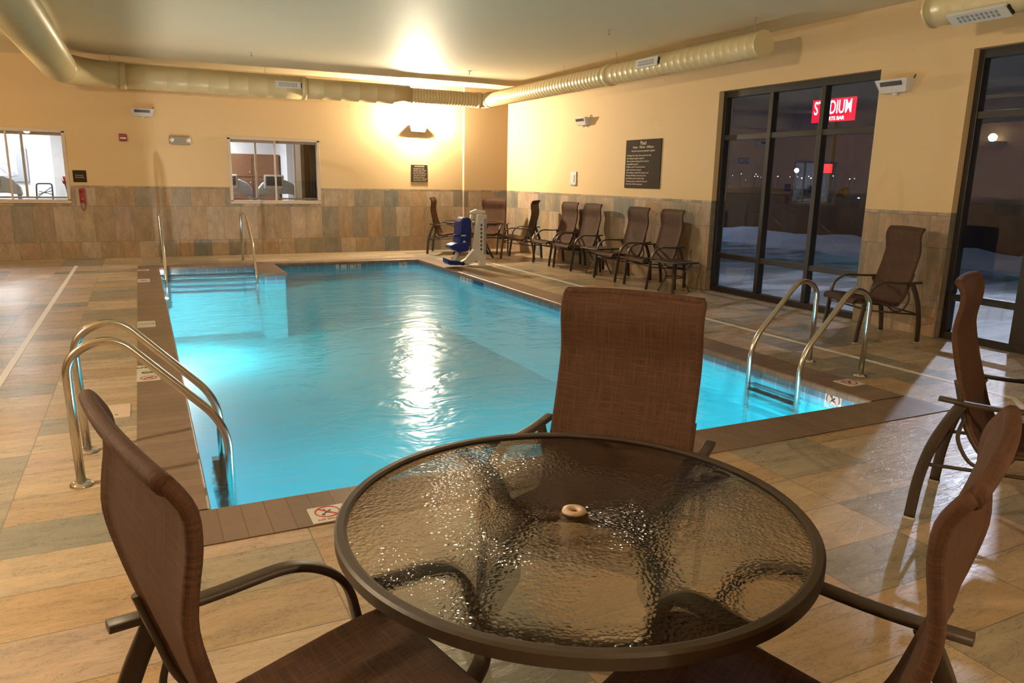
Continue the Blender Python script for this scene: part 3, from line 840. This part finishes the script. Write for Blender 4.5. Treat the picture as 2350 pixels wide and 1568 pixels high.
sconce((XR, 5.59, 2.54), -PI/2, 'unlit sconce on the right wall between the two glass doors', False)
sconce((XL, 11.0, 2.50), PI/2, 'lit wall sconce on the left wall towards the far end', True, power=110)
sconce((XL, 3.7, 2.50), PI/2, 'lit wall sconce on the left wall near the viewer', True, power=520)
sconce((2.2, YF, 2.50), PI, 'lit wall sconce on the wall behind the viewer', True, power=280)

# ------------------------------------------------------------------ air ducts
def ribbed(p0, p1, r, pitch=.12, rib=.005, n=36):
    p0, p1 = Vector(p0), Vector(p1); L = (p1-p0).length; d = (p1-p0)/L; k = int(L/pitch); pts = []; rad = []
    pts.append(p0); rad.append(r)
    for i in range(1, k):
        s = L*i/k
        for ds, rr in ((-.010, r), (-.003, r+rib), (.003, r+rib), (.010, r)): pts.append(p0+d*(s+ds)); rad.append(rr)
    pts.append(p1); rad.append(r)
    return MB().tube(pts, rad, n)
def collar(p, d, r, w=.05):
    p, d = Vector(p), Vector(d).normalized(); return MB().tube([p-d*w, p-d*w*.9, p+d*w*.9, p+d*w], [r, r+.012, r+.012, r], 36)
def grille(parent, loc, ax, nz, w, h):
    X_, Z_ = Vector(ax).normalized(), Vector(nz).normalized(); Y_ = Z_.cross(X_)
    rot = Matrix((X_, Y_, Z_)).transposed().to_euler()
    g = MB().box((0, 0, 0), (w, h, .03), bev=.004).build('air_grille', 'white', parent, loc=loc, rot=rot)
    s = MB()
    for a in range(2):
        for b in range(9): s.box((-w*.32+w*.64*b/8, (a-.5)*h*.30, .0155), (w*.045, h*.22, .003))
    s.build('louvre_slots', 'grey', g)
    MB().box((w/2+.012, 0, 0), (.012, h*.7, .02)).build('damper_lever', 'black', g)
d1 = thing('air_duct', (2.5, 14.4, CE), 0, 'long cream spiral air duct running round the ceiling above the pool', 'air duct')
def T_(p): return (p[0]-2.5, p[1]-14.4, p[2]-CE)
ZD = 3.055
ribbed(T_((-.96, 4.2, ZD)), T_((-.96, 13.55, ZD)), .235, .075, .007).build('duct_section', 'duct', d1)
el = [T_((-.96+.0, 13.55, ZD))]+[T_((-.96+.85*(1-math.cos(a)), 13.55+.85*math.sin(a), ZD)) for a in [PI/2*k/6 for k in range(1, 7)]]
MB().tube(el, [.235-.006*k for k in range(7)], 36).build('elbow', 'duct', d1)
ribbed(T_((-.11, 14.4, ZD)), T_((2.8, 14.4, ZD)), .200, .30, .003).build('duct_section', 'duct', d1)
ribbed(T_((2.8, 14.4, ZD)), T_((4.8, 14.4, ZD)), .178, .30, .003).build('duct_section', 'duct', d1)
ribbed(T_((4.8, 14.4, ZD)), T_((6.28, 14.4, ZD)), .142, .06, .006).build('duct_section', 'duct', d1)
ribbed(T_((6.42, 14.53, ZD)), T_((6.42, 9.9, ZD)), .142, .10, .003).build('duct_section', 'duct', d1)
ribbed(T_((6.42, 9.9, ZD)), T_((6.42, 6.76, ZD)), .142, .13, .0022).build('duct_section', 'duct', d1)
for p, d, r in (((-.11, 14.4, ZD), (1, 0, 0), .20), ((2.8, 14.4, ZD), (1, 0, 0), .19), ((6.26, 14.4, ZD), (1, 0, 0), .142), ((6.42, 14.2, ZD), (0, 1, 0), .142), ((6.42, 9.85, ZD), (0, 1, 0), .145)):
    collar(T_(p), d, r).build('collar', 'duct', d1)
MB().tube([T_((6.42, 6.77, ZD)), T_((6.42, 6.75, ZD))], [.15, .15], 40).build('end_cap', 'duct', d1)
for x, y, r in ((6.42, 6.91, .14), (6.42, 9.72, .14), (6.42, 11.25, .14), (-.28, 14.4, .2), (2.15, 14.4, .2), (5.66, 14.4, .14), (-.96, 10.4, .235), (-.96, 7.0, .235)):
    a = T_((x, y, ZD+r-.01)); b = T_((x, y, CE)); MB().tube([a, b], .0035, 6).build('hanger_rod', 'steel', d1)
grille(d1, T_((6.42-.148, 8.75, ZD+.03)), (0, -1, 0), (-1, 0, .1), .50, .12)
grille(d1, T_((2.50, 14.4-.195, ZD+.02)), (1, 0, 0), (0, -1, 0), .44, .12)
grille(d1, T_((-.96+.215, 7.75, ZD+.12)), (0, 1, 0), (1, 0, .4), .50, .13)
d2 = thing('air_duct', (6.44, 3.0, CE), 0, 'short cream air duct at the top right corner with a grille beneath', 'air duct')
ribbed((0, 1.72, ZD-CE), (0, -3.5, ZD-CE), .150, .17, .004).build('duct_section', 'duct', d2)
MB().tube([(0, 1.735, ZD-CE), (0, 1.715, ZD-CE)], [.157, .157], 40).build('end_cap', 'duct', d2)
grille(d2, (-.080, 1.25, ZD-CE-.135), (0, -1, 0), (-.5, 0, -.86), .50, .14)
for y in (1.5, -.5): MB().tube([(0, y, ZD-CE+.14), (0, y, 0)], .0035, 6).build('hanger_rod', 'steel', d2)

# sprinklers
def sprinkler(x, y, label):
    t = thing('sprinkler_head', (x, y, CE), 0, label, 'sprinkler', 'ceiling sprinklers')
    MB().lathe([(.0, -.004), (.035, -.004), (.04, 0), (0, 0)], 24).build('escutcheon', 'white', t)
    MB().tube([(0, 0, -.002), (0, 0, -.055)], .009, 8).build('stem', 'chrome', t)
    MB().lathe([(0, -.058), (.024, -.058), (.024, -.055), (0, -.055)], 20).build('deflector', 'chrome', t)
sprinkler(1.72, 12.82, 'small sprinkler on the ceiling above the entry steps')
sprinkler(5.43, 8.41, 'small sprinkler on the ceiling nearest the right duct vent')
sprinkler(5.39, 12.81, 'small sprinkler on the ceiling near the bright back corner')

# ------------------------------------------------------------------ things on the walls
def wall_sign(loc, rz, w, h, label, rows, name='wall_sign', mat='signbrown', tm='letter'):
    t = thing(name, loc, rz, label, 'sign')
    MB().box((0, -.008, 0), (w, .014, h), bev=.002).build('plate', mat, t)
    for body, size, x, z, al in rows:
        text(body, size, (x, -.0162, z), (PI/2, 0, 0), tm, t, al)
    return t
rows = [('Pool', .085, 0, .325, 'CENTER'), ('Hours:   7:00 am - 10:00 pm', .048, 0, .262, 'CENTER'), ('Hours for use are as posted or agreed', .040, 0, .205, 'CENTER')]
z = .135
for ln in ('No lifeguard on duty. Swim at your own risk', 'No running. No glass containers', 'Shower before entering. Parents must be', 'responsible for guests', 'Children under 14 must be with an', 'adult at all times in the pool', 'No smoking or alcohol. No diving in pool', 'Persons with illness must not use the', 'pool. Please remove soiled clothes', 'Emergency phone is located on the wall', 'by the door. Dial for assistance'):
    rows.append((ln, .036, -.43, z, 'LEFT')); z -= .045
wall_sign((XR, 10.045, 1.79), -PI/2, .945, .76, 'large dark brown pool rules sign on the right wall', rows)
rows = [('WARNING', .045, 0, .14, 'CENTER')]+[(s_, .028, -.13, .095-.034*i, 'LEFT') for i, s_ in enumerate(('No lifeguard on duty', 'Children under 14 must', 'be with an adult at all', 'times. No diving. Do not', 'swim alone or when ill.', 'No glass in pool area.', 'No running or rough play', 'Shower before entering'))]
wall_sign((5.245, B, 1.595), 0, .355, .345, 'small dark notice sign on the back wall below the lit sconce', rows)
wall_sign((-.915, B, 1.425), 0, .205, .20, 'tiny dark square sign above the red emergency phone', [('Emergency', .028, 0, .016, 'CENTER'), ('Phone Only', .028, 0, -.020, 'CENTER')])
fa = thing('fire_alarm', (-.197, B, 2.10), 0, 'red fire alarm strobe on the back wall', 'fire alarm')
MB().box((0, -.022, 0), (.12, .045, .125), bev=.01).build('housing', 'red', fa)
MB().box((.005, -.05, -.012), (.095, .02, .028), bev=.006).build('strobe_lens', 'white', fa)
em = thing('emergency_light', (.715, B, 2.085), 0, 'grey emergency light box with two lamp heads on back wall', 'emergency light')
MB().box((0, -.035, 0), (.36, .07, .15), bev=.028).build('housing', 'offwhite', em)
for s in (-1, 1): MB().lathe([(0, .02), (.03, .016), (.042, 0), (0, 0)], 20, Matrix.Rotation(PI/2, 4, 'X')).build('lamp_head', 'white', em, loc=(s*.135, -.07, 0))
ph = thing('wall_phone', (-.905, B, 1.10), 0, 'red emergency phone with curly cord on the tiled back wall', 'phone')
MB().box((0, -.03, 0), (.085, .06, .24), bev=.01).build('phone_body', 'red', ph)
MB().tube(bez([(-.012, -.085, -.09), (-.012, -.075, -.05), (-.012, -.082, 0), (-.012, -.075, .06), (-.012, -.085, .095)], 4), [.022]*5+[.014]*7+[.022]*5, 12).build('handset', 'red', ph)
MB().tube(bez([(-.03, -.045, -.115), (-.025, -.05, -.20), (.0, -.05, -.255), (.03, -.05, -.20), (.035, -.04, -.11)], 6), .006, 8).build('cord', 'red', ph)
ds = thing('towel_card', (XR, 12.17, 1.545), -PI/2, 'narrow white notice card holder on the right wall', 'card holder')
MB().box((0, -.012, .0), (.20, .022, .25), bev=.004).build('holder', 'white', ds)
MB().box((.035, -.025, .0), (.03, .004, .13)).build('card_print', 'grey', ds); MB().box((0, -.024, -.105), (.19, .010, .028)).build('holder_base', 'silver', ds)

# ------------------------------------------------------------------ pool lift
pl = thing('pool_lift', (5.28, 12.10, 0), 0, 'white pool lift with blue seat parked at the far right pool edge', 'pool lift')
MB().box((.02, 0, .012), (.36, .30, .02), bev=.006).build('base_plate', 'white', pl)
MB().prism([(.02, .02), (.13, .02), (.14, .90), (-.02, .90), (-.10, .30), (-.02, .20)], 'y', -.05, .05).build('mast', 'white', pl, bevel=.008)
MB().prism([(-.33, .03), (-.22, .02), (.02, .12), (.06, .26), (-.10, .30), (-.24, .14), (-.33, .09)], 'y', -.045, .045).build('foot_arm', 'white', pl, bevel=.008)
MB().lathe([(0, .05), (.035, .05), (.035, -.05), (0, -.05)], 20, Matrix.Rotation(PI/2, 4, 'X')).build('wheel', 'black', pl, loc=(-.31, 0, .055))
MB().box((.105, -.058, .52), (.035, .012, .62), bev=.002).build('battery_strip', 'grey', pl)
for i in range(7): MB().box((.035, -.054, .30+.07*i), (.028, .006, .04), bev=.001).build('label_plate', 'darkgrey', pl)
MB().prism([(-.16, .92), (.12, .92), (.12, .97), (-.05, .99), (-.16, .95)], 'y', -.035, .035).build('top_arm', 'white', pl, bevel=.006)
MB().tube([(-.13, -.02, .90), (-.19, -.02, .62), (-.24, -.02, .38)], .03, 12).build('actuator', 'white', pl)
MB().box((-.215, -.02, .33), (.05, .05, .07), bev=.01).build('actuator_foot', 'black', pl)
bk = MB(); bk.prism([(-.20, .36), (-.18, .80), (-.22, .86), (-.34, .86), (-.40, .78), (-.44, .40), (-.36, .30)], 'y', -.14, .14)
bk.build('seat_back', 'blue', pl, bevel=.03)
MB().prism([(-.24, .28), (-.42, .26), (-.50, .30), (-.58, .33), (-.60, .38), (-.50, .42), (-.24, .44)], 'y', -.17, .10).build('seat_pan', 'blue', pl, bevel=.025)
MB().box((-.47, -.15, .55), (.11, .04, .05), bev=.012).build('arm_pad', 'blue', pl); MB().tube([(-.38, -.15, .55), (-.30, -.15, .55)], .012, 8).build('arm_hinge', 'white', pl)
MB().tube([(-.40, -.04, .28), (-.46, -.08, .16), (-.50, -.10, .10)], .035, 12).build('leg_strut', 'white', pl)
MB().prism([(-.66, .10), (-.62, .06), (-.38, .05), (-.36, .09), (-.45, .12), (-.60, .13), (-.66, .17)], 'y', -.22, .02).build('footrest', 'blue', pl, bevel=.01)
MB().box((-.335, -.145, .42), (.04, .006, .085), Matrix.Rotation(.5, 3, 'Y')).build('label_plate', 'white', pl)

# ------------------------------------------------------------------ fitness room behind the back wall
GX0, GX1, GY0, GY1, GZ = -4.2, 5.0, B+.22, 19.6, 2.75
g = MB(); g.b2(GX0, GX1, GY1, GY1+.1, 0, GZ); struct(g, 'wall_gym_back', 'gymwall')
struct(MB().b2(GX0-.1, GX0, GY0, GY1, 0, GZ), 'wall_gym_left', 'gymwall'); struct(MB().b2(GX1, GX1+.1, GY0, GY1, 0, GZ), 'wall_gym_right', 'gymwall')
struct(MB().b2(GX0, GX1, GY0, GY1, GZ, GZ+.1), 'ceiling_gym', 'gymwall'); struct(MB().b2(GX0, GX1, GY0, GY1, -.1, 0), 'floor_gym', 'darkgrey')
struct(MB().b2(2.90, 2.96, 15.45, 16.1, 0, GZ), 'wall_gym_brown', 'brownwall')  # brown slabs put in for the brown right part of the window view
struct(MB().b2(2.96, 4.6, 16.3, 16.4, 0, GZ), 'wall_gym_brown_side', 'brownwall')
struct(MB().b2(-1.56, -1.28, 18.2, GY1, 0, GZ), 'column_gym', 'gymwall')
struct(MB().b2(3.10, 3.55, 18.2, GY1, 0, GZ), 'column_gym_side', 'gymwall')
dp = MB(); 
for i in range(6): dp.tube([(3.10+.03*i, 15.50+.012*(i % 2), 0), (3.10+.03*i, 15.50+.012*(i % 2), GZ)], .022, 8)
tag(dp.build('dark_curtain', 'black'), 'black curtain at the right side of the middle gym window', 'curtain')
for x, y in ((-2.6, 16.8), (-2.6, 18.6), (1.2, 16.6), (1.2, 18.5)):
    lf = thing('ceiling_light_panel', (x, y, GZ), 0, 'square light panel in the gym ceiling', 'ceiling light', 'gym ceiling panels')
    MB().box((0, 0, -.012), (.62, .62, .024)).build('panel_frame', 'white', lf); MB().box((0, 0, -.026), (.56, .56, .006)).build('diffuser', 'tubeon', lf)
    lamp('AREA', (0, 0, -.05), 95, (.93, .96, 1), .5, parent=lf)
cab = thing('storage_cabinet', (2.45, 19.3, 0), 0, 'tall dark wooden cabinet at the back of the gym', 'cabinet')
MB().b2(-.62, .62, -.25, .28, 0, 1.98, bev=.004).build('carcass', 'wood', cab)
for x0 in (-.60, .01):
    for z0, z1 in ((.06, .66), (.70, 1.42), (1.46, 1.94)):
        dd = MB().b2(x0, x0+.58, -.272, -.252, z0, z1, bev=.004).build('door', 'wood', cab)
        MB().lathe([(0, .02), (.014, .018), (.014, 0), (0, 0)], 12, Matrix.Rotation(PI/2, 4, 'X')).build('knob', 'chrome', dd, loc=((x0+.53 if x0 < 0 else x0+.05), -.272, z0+.1 if z0 > 1 else z1-.1))
def treadmill(x, y, rz, label):
    t = thing('treadmill', (x, y, 0), rz, label, 'treadmill', 'gym treadmills')
    MB().b2(-.38, .38, -.1, 1.7, .04, .20, bev=.03).build('deck', 'grey', t)
    for s in (-1, 1):
        MB().tube([(s*.36, .0, .15), (s*.38, .08, .9), (s*.36, .12, 1.18)], .035, 10).build('upright', 'silver', t)
    m = MB(); pts = [(-.42, 1.08), (-.40, 1.22), (-.30, 1.34), (-.15, 1.41), (.15, 1.41), (.30, 1.34), (.40, 1.22), (.42, 1.08), (.2, 1.12), (-.2, 1.12)]
    m.prism(pts, 'y', .02, .16); m.build('console_shroud', 'silver', t, bevel=.02)
    c = MB().box((-.08, -.01, 1.36), (.40, .05, .30), Matrix.Rotation(.12, 3, 'X'), bev=.03).build('console', 'white', t)
    MB().box((-.08, -.040, 1.38), (.31, .012, .19), Matrix.Rotation(.12, 3, 'X'), bev=.008).build('screen', 'screen', c)
    return t
treadmill(1.70, 16.5, 0, 'treadmill at the left of the middle gym window')
treadmill(2.60, 16.45, 0, 'treadmill at the right of the middle gym window')
treadmill(-2.26, 15.60, .0, 'treadmill console showing in the left gym window')
pic = thing('framed_picture', (-2.85, GY1-.01, 1.62), 0, 'grey framed striped print in the left gym window', 'picture')
MB().box((0, -.02, 0), (1.40, .04, .72), bev=.005).build('picture_frame', 'grey', pic); MB().box((-.02, -.043, 0), (1.05, .01, .48)).build('print', 'art', pic)
gc = thing('gym_chair', (-1.72, 17.85, 0), .2, 'black wire-back chair standing in the gym behind the left window', 'chair')
q = MB(); q.tube(arc_corner([(-.17, 0, .5), (-.13, .02, 1.25), (.14, .02, 1.25), (.12, 0, .5)], .05, 5), .014, 8)
for a in range(3): q.tube([(-.14+.02*a, 0, .98+.06*a), (.12, 0, 1.18-.07*a)], .008, 6)
q.build('backrest', 'black', gc); MB().box((0, -.2, .46), (.4, .4, .05), bev=.01).build('seat', 'darkgrey', gc)
for sx in (-.17, .17):
    for sy in (-.38, -.02): MB().tube([(sx, sy, 0), (sx, sy, .45)], .012, 8).build('leg', 'black', gc)
bk_ = thing('exercise_bike', (-1.18, 16.2, 0), 0, 'dark exercise bike at the right edge of the left gym window', 'exercise bike')
MB().tube(bez([(.0, 0, .2), (.02, 0, .8), (0, 0, 1.15), (-.03, 0, 1.30)], 5), .04, 10).build('handle_post', 'darkgrey', bk_)
MB().tube(bez([(-.04, -.15, 1.30), (-.06, -.05, 1.37), (-.04, .05, 1.37), (.02, .15, 1.30)], 5), .035, 10).build('handlebar', 'red', bk_)
MB().box((.1, 0, .1), (.7, .4, .2), bev=.04).build('frame', 'darkgrey', bk_); MB().box((.25, 0, .85), (.3, .25, .08), bev=.03).build('seat', 'black', bk_)
MB().tube([(.25, 0, .15), (.25, 0, .85)], .03, 10).build('seat_post', 'darkgrey', bk_)

# ------------------------------------------------------------------ outside, at night
struct(MB().b2(XR+.25, 140, -60, 160, -.25, -.10), 'ground_patio', 'snow')
sb = MB(); nn = 60; prev = None
for i in range(nn):
    y = -2+26*i/(nn-1); x = 16.4+.25*math.sin(i*1.3); h = .18+.05*math.sin(i*.9)+.05*math.sin(i*2.3+1)+.03*math.sin(i*4.1)
    rg = [sb.bm.verts.new(p) for p in ((x-1.6, y, -.11), (x-.9, y, h*.45), (x-.3, y, h), (x+.4, y, h*.9), (x+1.2, y, -.11))]
    if prev:
        for a in range(4):
            f = sb.face([prev[a], rg[a], rg[a+1], prev[a+1]]); f.smooth = True
    prev = rg
tag(sb.build('snow_bank', 'snowbank'), 'long ridge of piled snow across the dark patio outside', 'snow bank')
fw = MB(); fw.b2(18.6, 18.9, 6, 40, -.1, 1.15); struct(fw, 'wall_garden', 'fence')
bb = thing('parked_trailer', (42, 42, -.1), 0, 'blue grey trailer parked beyond the garden wall', 'trailer')
MB().b2(-1.2, 1.2, -5.1, 5.1, .35, 1.3, bev=.05).build('body', 'bluebldg', bb); MB().b2(-1, 1, -4.6, 4.6, .2, .35).build('chassis', 'darkbldg', bb)
for yy in (-2, 2): MB().lathe([(0, .12), (.42, .12), (.42, -.12), (0, -.12)], 24, Matrix.Rotation(PI/2, 4, 'Y')).build('wheel', 'black', bb, loc=(-1.0, yy, .42))
sg = thing('bar_sign', (60, 53.15, 8.5), -PI/2, 'lit red bar sign high outside the first glass door', 'sign')
MB().box((0, 0, 0), (4.9, .25, 2.1)).build('sign_face', 'signred', sg)
text('STADIUM', 1.75, (0, -.14, .20), (PI/2, 0, 0), 'letterw', sg, sx=.60, ext=.01, bold=.012)
text('SPORTS BAR', .48, (.1, -.14, -.78), (PI/2, 0, 0), 'letterw', sg, sx=1.0, ext=.01, bold=.01)
MB().tube([(0, .6, -8.6), (0, .6, -1), (0, .1, -.9)], .15, 8).build('pole', 'darkbldg', sg)
def farlight(x, y, z, r, mat, label, grp=None):
    t = thing('street_lamp', (x, y, -.1), 0, label, 'street lamp', grp)
    MB().tube([(0, 0, 0), (0, 0, z)], r*.35, 8).build('pole', 'darkbldg', t)
    b = bmesh.new(); bmesh.ops.create_icosphere(b, subdivisions=2, radius=r); m = MB(); m.add(b); m.build('lamp', mat, t, loc=(0, 0, z+.1), smooth=True)
farlight(60, 56.97, 2.9, .22, 'star', 'brightest blue white lamp in the middle of the first glass door')
farlight(60, 63.94, .65, .14, 'starteal', 'small teal lamp low in the left panes outside')
farlight(58, 51.9, 6.85, .10, 'stardim', 'small warm lamp just under the lit red sign')
farlight(60, 49.195, .35, .10, 'stardim', 'small white lamp low at the right panes outside')
farlight(60, 51.36, .05, .09, 'stardim', 'lowest small white lamp in the right panes outside')
random.seed(3)
for (x_, y_) in ((1681,403),(1701,399),(1732,405),(1735,400),(1739,405),(1746,407),(1711,413),(1785,405),(1813,406),(1830,406),(1840,409),(1856,405),(1861,409),(1912,404),(1950,411),(1961,410)):
    f_ = Vector((math.sin(YAW)*math.cos(PITCH), math.cos(YAW)*math.cos(PITCH), -math.sin(PITCH))); r_ = Vector((math.cos(YAW), -math.sin(YAW), 0)); u_ = r_.cross(f_)
    c_, s_ = math.cos(ROLL), math.sin(ROLL); r2_ = c_*r_+s_*u_; u2_ = -s_*r_+c_*u_
    d_ = f_+r2_*((x_-1175)/FPX)-u2_*((y_-784)/FPX); p_ = Vector((0, 0, CAMH))+d_*(110/d_.x)
    farlight(p_.x, p_.y, max(.4, p_.z), random.uniform(.06, .12), 'stardim', 'tiny distant town light on the dark horizon', 'distant town lights')
eb = thing('red_lit_box', (57, 50.45, -.1), 0, 'small red lit box on a dark post outside the glass door', 'beacon')  # red spot in the panes, put in as a distant lit box
MB().box((0, 0, 3.1), (.3, .75, .8)).build('lit_box', 'exitred', eb); MB().tube([(0, 0, 0), (0, 0, 2.7)], .12, 8).build('post', 'darkbldg', eb)
yr = thing('road_sign', (40, 33.9, -.1), 0, 'round dim yellow road sign beyond the garden wall', 'road sign')
MB().lathe([(0, .02), (.35, .02), (.35, -.02), (0, -.02)], 28, Matrix.Rotation(PI/2, 4, 'Y')).build('sign_disc', 'yellow', yr, loc=(0, 0, .85+.35)); MB().tube([(.05, 0, 0), (.05, 0, 1.0)], .04, 8).build('post', 'darkbldg', yr)
